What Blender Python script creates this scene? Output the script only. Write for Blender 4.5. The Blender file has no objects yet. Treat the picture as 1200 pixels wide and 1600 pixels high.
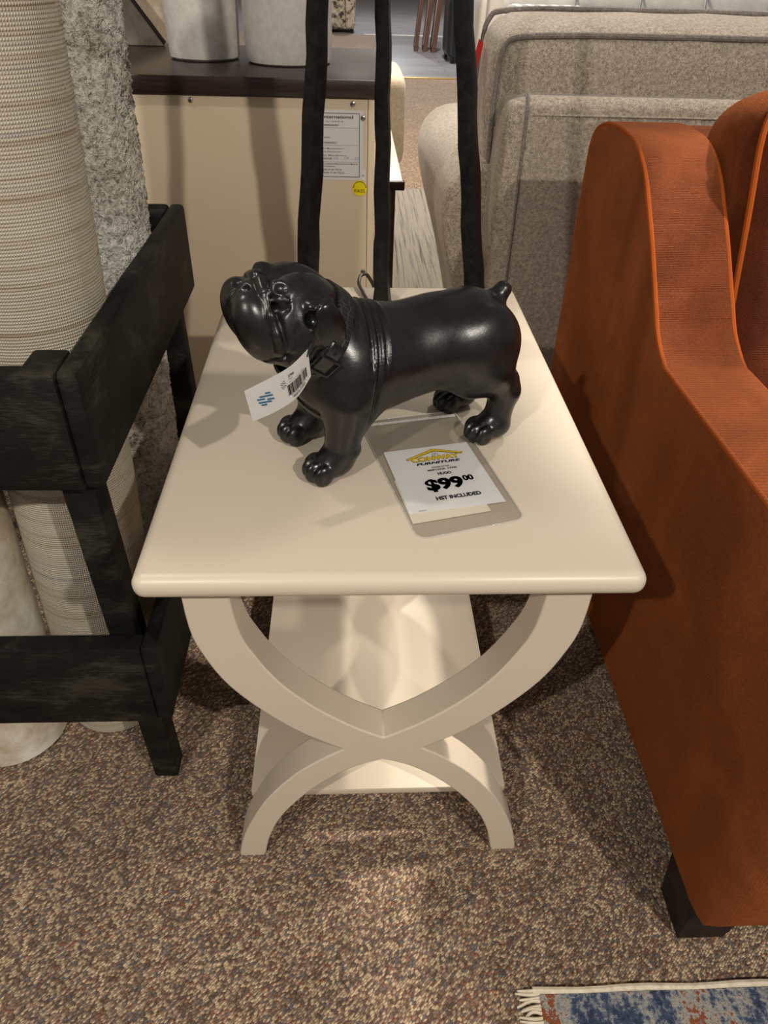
import bpy, bmesh, math, random
import numpy as np
from mathutils import Vector, Matrix
random.seed(7); rng = np.random.RandomState(5)
PI = math.pi
C = bpy.context.scene.collection
sc = bpy.context.scene
# ------------------------------------------------------------------ helpers
def link(o):
    C.objects.link(o); return o

def thing(name, label, cat, loc=(0, 0, 0), rotz=0, group=None):
    o = bpy.data.objects.new(name, None); link(o)
    o.empty_display_size = .05
    o.location = loc; o.rotation_euler = (0, 0, rotz)
    o['label'] = label; o['category'] = cat
    if group: o['group'] = group
    return o

def minv(o):
    M = Matrix.Translation(o.location) @ o.rotation_euler.to_matrix().to_4x4()
    if o.parent: M = Matrix.Translation(o.parent.location) @ o.parent.rotation_euler.to_matrix().to_4x4() @ M
    return M.inverted()

def fin(me, smooth=True, ang=40):
    for p in me.polygons: p.use_smooth = smooth
    if smooth and ang < 180: me.set_sharp_from_angle(angle=math.radians(ang))

def obj(name, bm, mat, parent=None, smooth=True, ang=40, tag=None, struct=False, label=None, local=False, group=None, kind=None):
    """links one mesh; bm is in world coordinates unless local"""
    if isinstance(bm, bmesh.types.BMesh):
        me = bpy.data.meshes.new(name)
        if parent is not None and not local: bm.transform(minv(parent))
        org = None
        if parent is None:
            bm.verts.ensure_lookup_table()
            xs = [v.co for v in bm.verts]
            mn = Vector([min(c[i] for c in xs) for i in range(3)]); mx = Vector([max(c[i] for c in xs) for i in range(3)])
            org = Vector(((mn.x + mx.x) / 2, (mn.y + mx.y) / 2, mn.z)); bm.transform(Matrix.Translation(-org))

        bm.to_mesh(me); bm.free()
    else:
        me = bm; org = None
    fin(me, smooth, ang)
    o = bpy.data.objects.new(name, me); link(o)
    for m in (mat if isinstance(mat, (list, tuple)) else [mat]): me.materials.append(m)
    if parent is not None: o.parent = parent
    if org is not None: o.location = org
    if tag: o['label'], o['category'] = tag[0], tag[1]
    if group: o['group'] = group
    if struct: o['kind'] = 'structure'
    if kind: o['kind'] = kind
    if label: o['label'] = label
    return o

def B(): return bmesh.new()

def rbox(bm, x0, x1, y0, y1, z0, z1, r=0., seg=3, rot=None, mi=0):
    t = bmesh.new()
    bmesh.ops.create_cube(t, size=1)
    for v in t.verts:
        v.co = Vector(((x0 + x1) / 2 + v.co.x * (x1 - x0), (y0 + y1) / 2 + v.co.y * (y1 - y0), (z0 + z1) / 2 + v.co.z * (z1 - z0)))
    if r > 0:
        bmesh.ops.bevel(t, geom=t.edges[:], offset=r, segments=seg, profile=.5, affect='EDGES', clamp_overlap=True)
    if rot is not None: t.transform(rot)
    for f in t.faces: f.material_index = mi
    merge(bm, t)
    return bm

def merge(bm, t, M=None):
    if M is not None: t.transform(M)
    me = bpy.data.meshes.new('tmp'); t.to_mesh(me); t.free()
    bm.from_mesh(me); bpy.data.meshes.remove(me)

def crom(pts, n=6, closed=False):
    P = [Vector(p) for p in pts]; out = []
    N = len(P)
    for i in range(N if closed else N - 1):
        if closed: a, b, c, d = P[(i - 1) % N], P[i], P[(i + 1) % N], P[(i + 2) % N]
        else: a, b, c, d = P[max(i - 1, 0)], P[i], P[i + 1], P[min(i + 2, N - 1)]
        for k in range(n):
            t = k / n
            out.append(.5 * (2 * b + (c - a) * t + (2 * a - 5 * b + 4 * c - d) * t * t + (3 * b - a - 3 * c + d) * t ** 3))
    if not closed: out.append(P[-1])
    return out

def tube(bm, pts, r, n=10, cap=True, closed=False, jit=0., mi=0, sq=False):
    P = [Vector(p) for p in pts]; N = len(P); rings = []
    up = Vector((0, 0, 1)); prev = None
    for i, p in enumerate(P):
        if closed: d = (P[(i + 1) % N] - P[i - 1]).normalized()
        else: d = (P[min(i + 1, N - 1)] - P[max(i - 1, 0)]).normalized()
        if prev is None:
            a = d.cross(up)
            if a.length < 1e-3: a = d.cross(Vector((0, 1, 0)))
            a.normalize()
        else:
            a = (prev - d * prev.dot(d)).normalized()
        prev = a; b = d.cross(a)
        rr = r[i] if isinstance(r, (list, tuple)) else r
        ring = []
        for k in range(n):
            t = 2 * PI * k / n; q = rr * (1 + (random.uniform(-jit, jit) if jit else 0))
            if sq:
                s = 1 / max(abs(math.cos(t)), abs(math.sin(t))); q *= min(s, 1.22)
            ring.append(bm.verts.new(p + (a * math.cos(t) + b * math.sin(t)) * q))
        rings.append(ring)
    M = N if closed else N - 1
    for i in range(M):
        A, Bq = rings[i], rings[(i + 1) % N]
        for k in range(n):
            f = bm.faces.new((A[k], A[(k + 1) % n], Bq[(k + 1) % n], Bq[k])); f.material_index = mi
    if cap and not closed:
        bm.faces.new(rings[0][::-1]).material_index = mi; bm.faces.new(rings[-1]).material_index = mi
    return bm

def lathe(bm, prof, cx=0, cy=0, n=48, M=None, uv=True, mi=0):
    """prof list of (r,z); UV in metres (u round, v along)"""
    t = bmesh.new(); rings = []
    lay = t.loops.layers.uv.new('UVMap')
    L = [0]
    for a, b in zip(prof[:-1], prof[1:]): L.append(L[-1] + math.hypot(b[0] - a[0], b[1] - a[1]))
    rm = max(p[0] for p in prof)
    for r, z in prof:
        rings.append([t.verts.new((r * math.cos(2 * PI * k / n), r * math.sin(2 * PI * k / n), z)) for k in range(n)] if r > 1e-6 else [t.verts.new((0, 0, z))])
    for i in range(len(prof) - 1):
        A, Bq = rings[i], rings[i + 1]
        for k in range(n):
            k2 = (k + 1) % n
            if len(A) == 1 and len(Bq) == 1: continue
            if len(A) == 1: vs = [A[0], Bq[k2], Bq[k]]; uvs = [(k, i), (k + 1, i + 1), (k, i + 1)]
            elif len(Bq) == 1: vs = [A[k], A[k2], Bq[0]]; uvs = [(k, i), (k + 1, i), (k, i + 1)]
            else: vs = [A[k], A[k2], Bq[k2], Bq[k]]; uvs = [(k, i), (k + 1, i), (k + 1, i + 1), (k, i + 1)]
            f = t.faces.new(vs); f.material_index = mi
            for lp, (uu, vv) in zip(f.loops, uvs): lp[lay].uv = (uu * 2 * PI * rm / n, L[vv])
    if M is None: M = Matrix.Translation((cx, cy, 0))
    t.transform(M)
    if not bm.loops.layers.uv: bm.loops.layers.uv.new('UVMap')
    merge(bm, t)
    return bm

def prism(bm, poly, a0, a1, axis='x', mi=0, bevel=0, seg=2):
    """poly in the two other axes, extruded along axis from a0 to a1"""
    t = bmesh.new()
    def mk(p, a):
        if axis == 'x': return (a, p[0], p[1])
        if axis == 'y': return (p[0], a, p[1])
        return (p[0], p[1], a)
    A = [t.verts.new(mk(p, a0)) for p in poly]; Bv = [t.verts.new(mk(p, a1)) for p in poly]
    n = len(poly)
    c0 = t.faces.new(A); c1 = t.faces.new(Bv[::-1])
    for i in range(n): t.faces.new((A[i], Bv[i], Bv[(i + 1) % n], A[(i + 1) % n]))
    bmesh.ops.recalc_face_normals(t, faces=t.faces[:])
    if bevel:
        es = set(c0.edges) | set(c1.edges)
        bmesh.ops.bevel(t, geom=list(es), offset=bevel, segments=seg, profile=.5, affect='EDGES', clamp_overlap=True)
    bmesh.ops.triangulate(t, faces=[f for f in t.faces if len(f.verts) > 4])
    for f in t.faces: f.material_index = mi
    merge(bm, t)
    return bm

def cushion(bm, x0, x1, y0, y1, z0, z1, r=.04, puff=(0, 0, 0), n=16, M=None, wr=0., seed=0):
    """soft box: rounded edges, faces bulged by puff along x, y, z"""
    t = bmesh.new(); bmesh.ops.create_cube(t, size=2)
    bmesh.ops.subdivide_edges(t, edges=t.edges[:], cuts=n, use_grid_fill=True)
    h = Vector(((x1 - x0) / 2, (y1 - y0) / 2, (z1 - z0) / 2)); c = Vector(((x0 + x1) / 2, (y0 + y1) / 2, (z0 + z1) / 2))
    rs = np.random.RandomState(seed); ph = rs.rand(6) * 6
    for v in t.verts:
        p = Vector([math.sin(q * PI / 2) * .6 + q * .4 for q in v.co])
        w = Vector((p.x * h.x, p.y * h.y, p.z * h.z))
        q = Vector([max(-(h[i] - r), min(h[i] - r, w[i])) for i in range(3)])
        d = w - q
        # cube edges to round
        m = d.length
        if m > 1e-9:
            k = max(abs(d[i]) for i in range(3)); d = d * (k / m)
        o = q + d
        for i in range(3):
            if puff[i]:
                j, l = (i + 1) % 3, (i + 2) % 3
                fq = max(0, 1 - (abs(o[j]) / h[j]) ** 2) * max(0, 1 - (abs(o[l]) / h[l]) ** 2)
                o[i] += math.copysign(puff[i] * fq ** .7, p[i]) * min(1, abs(p[i]) * 1.2)
        if wr:
            s = math.sin(o.x * 31 + ph[0] + 2 * math.sin(o.z * 9 + ph[1])) * math.sin(o.z * 17 + o.y * 13 + ph[2])
            o += o.normalized() * wr * s
        v.co = o + c
    bmesh.ops.recalc_face_normals(t, faces=t.faces[:])
    merge(bm, t, M)
    return bm

# ------------------------------------------------------------------ materials
class NT:
    def __init__(s, name):
        s.m = bpy.data.materials.new(name); s.m.use_nodes = True
        s.t = s.m.node_tree; s.n = s.t.nodes; s.l = s.t.links
        s.b = s.n['Principled BSDF']; s.out = s.n['Material Output']
    def a(s, ty, **kw):
        x = s.n.new(ty)
        for k, v in kw.items():
            if k.startswith('i_'): x.inputs[k[2:].replace('_', ' ')].default_value = v
            else: setattr(x, k, v)
        return x
    def k(s, a, b): s.l.new(a, b)
    def co(s, kind='Object', scale=(1, 1, 1), rot=(0, 0, 0)):
        t = s.a('ShaderNodeTexCoord'); m = s.a('ShaderNodeMapping')
        m.inputs['Scale'].default_value = scale; m.inputs['Rotation'].default_value = rot
        s.k(t.outputs[kind], m.inputs['Vector']); return m.outputs['Vector']
    def noise(s, vec, scale, detail=4, rough=.6, dist=0):
        x = s.a('ShaderNodeTexNoise'); x.inputs['Scale'].default_value = scale; x.inputs['Detail'].default_value = detail
        x.inputs['Roughness'].default_value = rough; x.inputs['Distortion'].default_value = dist
        s.k(vec, x.inputs['Vector']); return x
    def voro(s, vec, scale, feature='F1', rnd=1):
        x = s.a('ShaderNodeTexVoronoi', feature=feature); x.inputs['Scale'].default_value = scale
        x.inputs['Randomness'].default_value = rnd
        s.k(vec, x.inputs['Vector']); return x
    def wave(s, vec, scale, dirn='X', dist=0, detail=1, dscale=1, typ='BANDS'):
        x = s.a('ShaderNodeTexWave', wave_type=typ); 
        if typ == 'BANDS': x.bands_direction = dirn
        x.inputs['Scale'].default_value = scale; x.inputs['Distortion'].default_value = dist
        x.inputs['Detail'].default_value = detail; x.inputs['Detail Scale'].default_value = dscale
        s.k(vec, x.inputs['Vector']); return x
    def ramp(s, fac, stops, interp='LINEAR'):
        r = s.a('ShaderNodeValToRGB'); e = r.color_ramp; e.interpolation = interp
        while len(e.elements) < len(stops): e.elements.new(.5)
        for el, (p, c) in zip(e.elements, stops):
            el.position = p; el.color = (c[0], c[1], c[2], 1) if not isinstance(c, (int, float)) else (c, c, c, 1)
        s.k(fac, r.inputs['Fac']); return r.outputs['Color']
    def mix(s, f, a, b, mode='MIX'):
        x = s.a('ShaderNodeMix', data_type='RGBA', blend_type=mode)
        for inp, v in ((x.inputs[0], f), (x.inputs[6], a), (x.inputs[7], b)):
            if hasattr(v, 'is_linked') or hasattr(v, 'links'): s.k(v, inp)
            elif isinstance(v, (int, float)): inp.default_value = v if inp.type == 'VALUE' else (v, v, v, 1)
            else: inp.default_value = (v[0], v[1], v[2], 1)
        return x.outputs[2]
    def math(s, op, a, b=0.):
        x = s.a('ShaderNodeMath', operation=op)
        for inp, v in ((x.inputs[0], a), (x.inputs[1], b)):
            if hasattr(v, 'links'): s.k(v, inp)
            else: inp.default_value = v
        return x.outputs[0]
    def bump(s, h, strength=.3, dist=.002, prev=None):
        x = s.a('ShaderNodeBump'); x.inputs['Strength'].default_value = strength; x.inputs['Distance'].default_value = dist
        s.k(h, x.inputs['Height'])
        if prev is not None: s.k(prev, x.inputs['Normal'])
        s.k(x.outputs['Normal'], s.b.inputs['Normal']); return x.outputs['Normal']
    def base(s, c):
        if hasattr(c, 'links'): s.k(c, s.b.inputs['Base Color'])
        else: s.b.inputs['Base Color'].default_value = (c[0], c[1], c[2], 1)
    def set(s, **kw):
        for k, v in kw.items():
            n = k.replace('_', ' ')
            if hasattr(v, 'links'): s.k(v, s.b.inputs[n])
            else: s.b.inputs[n].default_value = v
        return s

def S(r, g, b):
    f = lambda c: ((c / 255 + .055) / 1.055) ** 2.4 if c > 10 else c / 255 / 12.92
    return (f(r), f(g), f(b))

def plain(name, c, rough=.5, spec=.5, var=.06, scale=30, **kw):
    t = NT(name); v = t.co()
    n = t.noise(v, scale, 5)
    lo = tuple(x * (1 - var) for x in c); hi = tuple(min(1, x * (1 + var)) for x in c)
    t.base(t.ramp(n.outputs['Fac'], [(.3, lo), (.7, hi)])); t.set(Roughness=rough, Specular_IOR_Level=spec, **kw)
    return t.m

def m_carpet():
    t = NT('carpet loop pile'); v = t.co(scale=(1, 1.0, 1), rot=(0, 0, .82))
    sq = t.a('ShaderNodeMapping'); sq.inputs['Scale'].default_value = (1, .62, 1); t.k(v, sq.inputs['Vector'])
    vo = t.voro(sq.outputs['Vector'], 330, rnd=.8)
    sep = t.a('ShaderNodeSeparateColor'); t.k(vo.outputs['Color'], sep.inputs[0])
    c1 = t.ramp(sep.outputs[0], [(0, S(96, 78, 68)), (.12, S(104, 84, 72)), (.2, S(98, 94, 98)), (.27, S(132, 108, 92)), (.42, S(158, 134, 112)), (.58, S(176, 152, 126)), (.72, S(122, 100, 90)), (.84, S(190, 166, 138)), (.93, S(128, 84, 66)), (1, S(112, 106, 104))], 'CONSTANT')
    n = t.noise(v, 38, 3); c2 = t.ramp(n.outputs['Fac'], [(.3, 1.1), (.7, 1.65)])
    n2 = t.noise(v, 5, 3); c3 = t.ramp(n2.outputs['Fac'], [(.3, .9), (.7, 1.08)])
    c = t.mix(1., c1, c2, 'MULTIPLY'); c = t.mix(1., c, c3, 'MULTIPLY'); c = t.mix(1., c, (.985, 1., .95), 'MULTIPLY')
    edge = t.ramp(vo.outputs['Distance'], [(.2, 1.1), (.8, .5)])
    t.base(t.mix(1., c, edge, 'MULTIPLY'))
    inv = t.math('SUBTRACT', 1., vo.outputs['Distance'])
    t.bump(inv, .9, .004); t.set(Roughness=.95, Specular_IOR_Level=.1, Sheen_Weight=.15)
    return t.m

def m_orange():
    t = NT('rust orange chenille'); v = t.co()
    w1 = t.wave(t.co(rot=(.45, 0, 0)), 118, 'Z', 2.2, 2, 14); w2 = t.wave(v, 130, 'Y', 2.5, 2, 12); w3 = t.wave(v, 130, 'X', 2.5, 2, 12)
    h = t.math('ADD', w1.outputs['Fac'], t.math('MULTIPLY', t.math('ADD', w2.outputs['Fac'], w3.outputs['Fac']), .35))
    n = t.noise(v, 5.5, 4, .6, .8); nap = t.ramp(n.outputs['Fac'], [(.33, S(84, 39, 21)), (.5, S(102, 49, 26)), (.68, S(126, 65, 35))])
    f = t.noise(v, 330, 2); nf = t.ramp(f.outputs['Fac'], [(.3, .72), (.72, 1.2)])
    hw = t.ramp(h, [(0, .66), (1.1, 1.1)])
    t.base(t.mix(1., t.mix(1., nap, nf, 'MULTIPLY'), hw, 'MULTIPLY'))
    t.bump(t.math('ADD', h, f.outputs['Fac']), .55, .002)
    t.set(Roughness=.85, Specular_IOR_Level=.15, Sheen_Weight=.35, Sheen_Roughness=.45); t.b.inputs['Sheen Tint'].default_value = (*S(255, 150, 70), 1)
    return t.m

def m_tweed(name, lo, mid, hi, sc=420):
    t = NT(name); v = t.co()
    n = t.noise(v, sc, 3, .75); n2 = t.noise(v, sc * .28, 4, .7)
    f = t.math('ADD', t.math('MULTIPLY', n.outputs['Fac'], .62), t.math('MULTIPLY', n2.outputs['Fac'], .38))
    t.base(t.ramp(f, [(.36, lo), (.5, mid), (.63, hi)]))
    t.bump(f, .5, .0025); t.set(Roughness=.9, Specular_IOR_Level=.15, Sheen_Weight=.2)
    return t.m

def m_woven():
    t = NT('woven natural rug'); v = t.co('UV')
    w1 = t.wave(v, 105, 'X', .5, 1, 30); w2 = t.wave(v, 82, 'Y', .5, 1, 30)
    knots = t.math('MULTIPLY', w1.outputs['Fac'], w2.outputs['Fac'])
    st = t.co('UV', (1.2, 60, 1)); n = t.noise(st, 1.6, 3, .6)
    band = t.ramp(n.outputs['Fac'], [(.3, S(186, 164, 136)), (.45, S(220, 208, 186)), (.58, S(228, 217, 198)), (.7, S(190, 182, 176)), (.8, S(216, 202, 176))])
    dk = t.ramp(knots, [(0, .62), (.4, 1.05), (1, 1.15)])
    t.base(t.mix(1., band, dk, 'MULTIPLY')); t.bump(knots, .8, .003); t.set(Roughness=.9, Specular_IOR_Level=.15)
    return t.m

def m_shag():
    t = NT('grey shag pile'); v = t.co()
    n = t.noise(v, 3.0, 5, .62, .6); f = t.noise(v, 130, 3, .8); sx = t.a('ShaderNodeSeparateXYZ'); t.k(v, sx.inputs[0]); zg = t.math('MULTIPLY', t.math('SUBTRACT', sx.outputs[2], .93), -.22)
    a = t.math('ADD', n.outputs['Fac'], t.math('MULTIPLY', t.math('SUBTRACT', f.outputs['Fac'], .5), .22))
    a = t.math('ADD', a, zg)
    big = t.ramp(a, [(.34, S(84, 76, 68)), (.42, S(140, 130, 116)), (.48, S(204, 198, 184)), (.62, S(244, 240, 230))])
    sp = t.ramp(f.outputs['Fac'], [(.3, .38), (.48, 1.0), (.7, 1.3)])
    t.base(t.mix(1., big, sp, 'MULTIPLY')); t.bump(f.outputs['Fac'], 1., .009); t.set(Roughness=.95, Specular_IOR_Level=.1)
    return t.m

def m_blackwood():
    t = NT('black painted wood'); v = t.co(scale=(1, 1, 2.2)); n = t.noise(v, 7, 6, .7, .4); f = t.noise(t.co(scale=(4, 4, 40)), 12, 4)
    a = t.math('ADD', t.math('MULTIPLY', n.outputs['Fac'], .75), t.math('MULTIPLY', f.outputs['Fac'], .25))
    t.base(t.ramp(a, [(.40, (.004, .004, .0042)), (.52, (.010, .0093, .008)), (.62, (.040, .037, .026)), (.72, (.014, .013, .011))]))
    t.bump(f.outputs['Fac'], .25, .002); t.set(Roughness=.6, Specular_IOR_Level=.2)
    return t.m

def m_dog():
    t = NT('black cast resin'); v = t.co()
    n = t.noise(v, 22, 5, .7); f = t.noise(t.co(scale=(1, 1, 4)), 260, 3)
    t.base(t.ramp(n.outputs['Fac'], [(.35, (.005, .005, .0053)), (.7, (.012, .0115, .011))]))
    r = t.ramp(n.outputs['Fac'], [(.3, .22), (.7, .36)]); t.set(Roughness=r, Specular_IOR_Level=.62)
    b = t.bump(n.outputs['Fac'], .12, .004); t.bump(f.outputs['Fac'], .12, .0008, b)
    return t.m

def m_wood(name, a, b, rough=.35, sc=(1, 12, 12), k=5):
    t = NT(name); v = t.co(scale=sc); n = t.noise(v, k, 6, .65, 1.2); w = t.wave(v, k * .8, 'Y', 6, 3, 1.5)
    f = t.math('ADD', t.math('MULTIPLY', n.outputs['Fac'], .6), t.math('MULTIPLY', w.outputs['Fac'], .4))
    t.base(t.ramp(f, [(.3, a), (.75, b)])); t.bump(f, .2, .001); t.set(Roughness=rough)
    return t.m

def m_laminate():
    t = NT('grey laminate planks'); v = t.co()
    b = t.a('ShaderNodeTexBrick'); t.k(v, b.inputs['Vector']); b.inputs['Scale'].default_value = 1.
    b.inputs['Brick Width'].default_value = 1.2; b.inputs['Row Height'].default_value = .19; b.inputs['Mortar Size'].default_value = .004
    b.inputs['Color1'].default_value = (*S(150, 146, 142), 1); b.inputs['Color2'].default_value = (*S(128, 124, 122), 1); b.inputs['Mortar'].default_value = (*S(80, 78, 76), 1)
    n = t.noise(t.co(scale=(1, 10, 1)), 6, 5); g = t.ramp(n.outputs['Fac'], [(.3, .8), (.7, 1.1)])
    t.base(t.mix(1., b.outputs['Color'], g, 'MULTIPLY')); t.set(Roughness=.3)
    return t.m

def m_ruglines(name, cols, sc, fuzz=.5, rot=0.):
    t = NT(name); v = t.co(rot=(0, 0, rot)); st = t.a('ShaderNodeMapping'); st.inputs['Scale'].default_value = sc; t.k(v, st.inputs['Vector'])
    n = t.noise(st.outputs['Vector'], 3, 5, .65, .3); f = t.noise(v, 120, 3, .7)
    a = t.math('ADD', n.outputs['Fac'], t.math('MULTIPLY', t.math('SUBTRACT', f.outputs['Fac'], .5), fuzz))
    t.base(t.ramp(a, cols)); t.bump(f.outputs['Fac'], .8, .005); t.set(Roughness=.95, Specular_IOR_Level=.1)
    return t.m

def m_plastic():
    t = NT('clear vinyl'); n = t.n; 
    tr = t.a('ShaderNodeBsdfTransparent'); tr.inputs['Color'].default_value = (.985, .985, .982, 1)
    gl = t.a('ShaderNodeBsdfGlossy'); gl.inputs['Roughness'].default_value = .07; gl.inputs['Color'].default_value = (1, 1, 1, 1)
    nz = t.noise(t.co(), 24, 3, .5, .6); bm_ = t.a('ShaderNodeBump'); bm_.inputs['Strength'].default_value = .2; bm_.inputs['Distance'].default_value = .004
    t.k(nz.outputs['Fac'], bm_.inputs['Height']); t.k(bm_.outputs['Normal'], gl.inputs['Normal'])
    fr = t.a('ShaderNodeFresnel'); fr.inputs['IOR'].default_value = 1.45
    mx = t.a('ShaderNodeMixShader'); f2 = t.math('MULTIPLY', fr.outputs[0], .4); t.k(f2, mx.inputs[0]); t.k(tr.outputs[0], mx.inputs[1]); t.k(gl.outputs[0], mx.inputs[2])
    t.k(mx.outputs[0], t.out.inputs['Surface']); return t.m

def m_collar():
    t = NT('snakeskin collar'); v = t.co('UV'); vo = t.voro(v, 210, 'DISTANCE_TO_EDGE', .35)
    t.base(t.ramp(vo.outputs['Distance'], [(.0, (.05, .05, .048)), (.12, (.011, .011, .011))])); t.bump(t.math('MINIMUM', vo.outputs['Distance'], .2), .7, .004)
    t.set(Roughness=.5); return t.m

def m_mottle(name, stops, k, rough=.9, det=5):
    t = NT(name); n = t.noise(t.co(), k, det, .65, .3); t.base(t.ramp(n.outputs['Fac'], stops)); t.bump(n.outputs['Fac'], .3, .003); t.set(Roughness=rough, Specular_IOR_Level=.2); return t.m

def m_geo():
    t = NT('geometric print'); v = t.co(); vo = t.voro(v, 16, 'DISTANCE_TO_EDGE', .0)
    w = t.wave(v, 9, 'DIAGONAL', 0, 0, 1); a = t.math('MULTIPLY', vo.outputs['Distance'], w.outputs['Fac'])
    t.base(t.ramp(a, [(.05, S(190, 188, 184)), (.1, S(120, 118, 118))])); t.set(Roughness=.9); return t.m

def m_weld():
    t = NT('welded vinyl edge'); t.base((.8, .8, .78)); t.set(Roughness=.15, Alpha=.38, Specular_IOR_Level=.8); nz = t.noise(t.co(), 220, 2); t.bump(nz.outputs['Fac'], .8, .003); return t.m
M = dict(weld=m_weld(),
    carpet=m_carpet(), orange=m_orange(), orange_seam=plain('orange welt', S(150, 72, 26), .9, .1),
    tweed=m_tweed('grey tweed', S(92, 84, 78), S(158, 146, 132), S(202, 190, 170)),
    tweed_dark=m_tweed('grey welt', S(80, 76, 74), S(122, 114, 108), S(150, 140, 130)),
    woven=m_woven(), shag=m_shag(), black=m_blackwood(), dog=m_dog(),
    cream=plain('cream satin paint', S(213, 200, 180), .36, .45, .012, 6),
    panel=plain('cream cabinet panel', S(212, 193, 164), .5, .4, .02, 8),
    espresso=m_wood('espresso wood', (.012, .006, .005), (.04, .022, .016), .3),
    glaze=m_mottle('white glaze', [(.3, S(206, 200, 192)), (.7, S(226, 221, 214))], 60, .55),
    lam=m_laminate(), plastic=m_plastic(), collar=m_collar(), geo=m_geo(),
    paper=plain('white card', S(240, 238, 236), .7, .3, .01), ink=plain('black ink', (.012, .012, .013), .6), paper2=plain('cream paper', S(238, 228, 208), .7, .3, .01),
    yellow=plain('yellow ink', S(246, 208, 20), .5), blue=plain('teal ink', S(30, 100, 140), .6), grey=plain('grey ink', S(130, 132, 138), .6), navy=plain('navy ink', S(20, 26, 58), .6),
    violet=plain('violet stamp ink', S(150, 150, 205), .6), sticker=plain('yellow sticker', S(250, 222, 0), .4), label=plain('grey label paper', S(226, 222, 218), .6, .3, .01),
    iron=m_mottle('rough black iron', [(.3, (.004, .004, .0042)), (.7, (.015, .014, .013))], 70, .36), steel=plain('screw steel', (.55, .54, .52), .25, Metallic=1.),
    footw=m_mottle('dark stained leg wood', [(.3, (.008, .006, .005)), (.7, (.03, .022, .018))], 25, .55),
    rug_blue=m_ruglines('distressed blue rust rug', [(.3, S(44, 50, 66)), (.40, S(70, 82, 106)), (.46, S(140, 142, 142)), (.51, S(166, 160, 150)), (.55, S(128, 78, 54)), (.60, S(150, 80, 48)), (.66, S(120, 128, 138))], (4.5, 1.4, 1), .42),
    fringe=m_mottle('cream fringe', [(.3, S(196, 182, 156)), (.7, S(232, 222, 202))], 90),
    rug_grey=m_ruglines('grey striped rug', [(.34, S(92, 90, 86)), (.45, S(132, 126, 116)), (.55, S(150, 142, 130)), (.66, S(116, 114, 112))], (22., .5, 1), .25),
    plastic_roll=m_mottle('mottled cream rug back', [(.32, S(170, 152, 124)), (.48, S(214, 202, 182)), (.62, S(240, 236, 226))], 9, .35),
    hide=m_mottle('grey brown mottle', [(.3, S(96, 88, 82)), (.7, S(140, 130, 120))], 14), creamrug=m_mottle('cream texture', [(.35, S(190, 172, 146)), (.65, S(232, 218, 196))], 20),
    beige=m_tweed('beige upholstery', S(176, 158, 134), S(204, 188, 162), S(222, 208, 184), 200), offwhite=m_mottle('off white upholstery', [(.3, S(204, 198, 186)), (.7, S(222, 216, 206))], 6),
    lightgrey=m_mottle('light grey upholstery', [(.3, S(176, 174, 170)), (.7, S(200, 198, 194))], 8),
    pattern=m_mottle('mottled print upholstery', [(.4, S(70, 62, 56)), (.48, S(170, 152, 124)), (.6, S(206, 190, 164))], 12, .9, 3),
    brass=plain('brass strip', S(214, 178, 92), .35, Metallic=.6), red=plain('red card', S(206, 40, 44), .6), pink=plain('pale pink card', S(216, 176, 168), .6),
    stone=plain('pale stone top', S(232, 218, 200), .4), cord=plain('grey cord', S(60, 56, 50), .4), leather=plain('black leather', (.012, .014, .018), .35), brown=plain('brown frame wood', S(90, 58, 40), .5), farfloor=plain('far grey floor', S(132, 126, 124), .4, .5, .15, 2),
    wallp=plain('warm wall paint', S(206, 196, 180), .8),
)

# ------------------------------------------------------------------ camera (solved from the table, feet and card)
cr, cu, cf = Vector((.99891759, -.03864425, .02588967)), Vector((.00352851, .61793624, .7862203)), Vector((.04638106, .78527793, -.61740373))
cam = bpy.data.objects.new('camera', bpy.data.cameras.new('camera')); link(cam)
R3 = Matrix((cr, cu, -cf)).transposed()
cam.matrix_world = Matrix.Translation((-.0429054, -.51979498, 1.13406934)) @ R3.to_4x4()
cam.data.sensor_fit = 'VERTICAL'; cam.data.sensor_height = 36; cam.data.lens = 1130.05 / 1600 * 36; cam.data.clip_start = .02; cam.data.clip_end = 100
sc.camera = cam

# ------------------------------------------------------------------ setting
bm = B(); rbox(bm, -6, 9, -3.5, 13.1, -.05, 0); obj('floor', bm, M['carpet'], struct=True, smooth=False)
bm = B(); rbox(bm, .34, 9, 8.52, 13.1, .0003, .004); obj('floor_laminate', bm, M['lam'], struct=True, smooth=False)
bm = B(); rbox(bm, .34, 1.16, 8.49, 8.52, 0, .011, .003, 2); obj('trim_1', bm, M['brass'], struct=True)
bm = B(); rbox(bm, -6, 12, 13.1, 26, -.05, .0); obj('floor_far', bm, M['farfloor'], struct=True, smooth=False)
bm = B(); rbox(bm, .2, 9, 13.08, 13.13, 0, .012, .003, 2); obj('trim_2', bm, M['stone'], struct=True)
bm = B(); rbox(bm, -6, 12, 26, 26.1, 0, 3); obj('wall_back', bm, M['wallp'], struct=True, smooth=False)

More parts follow.
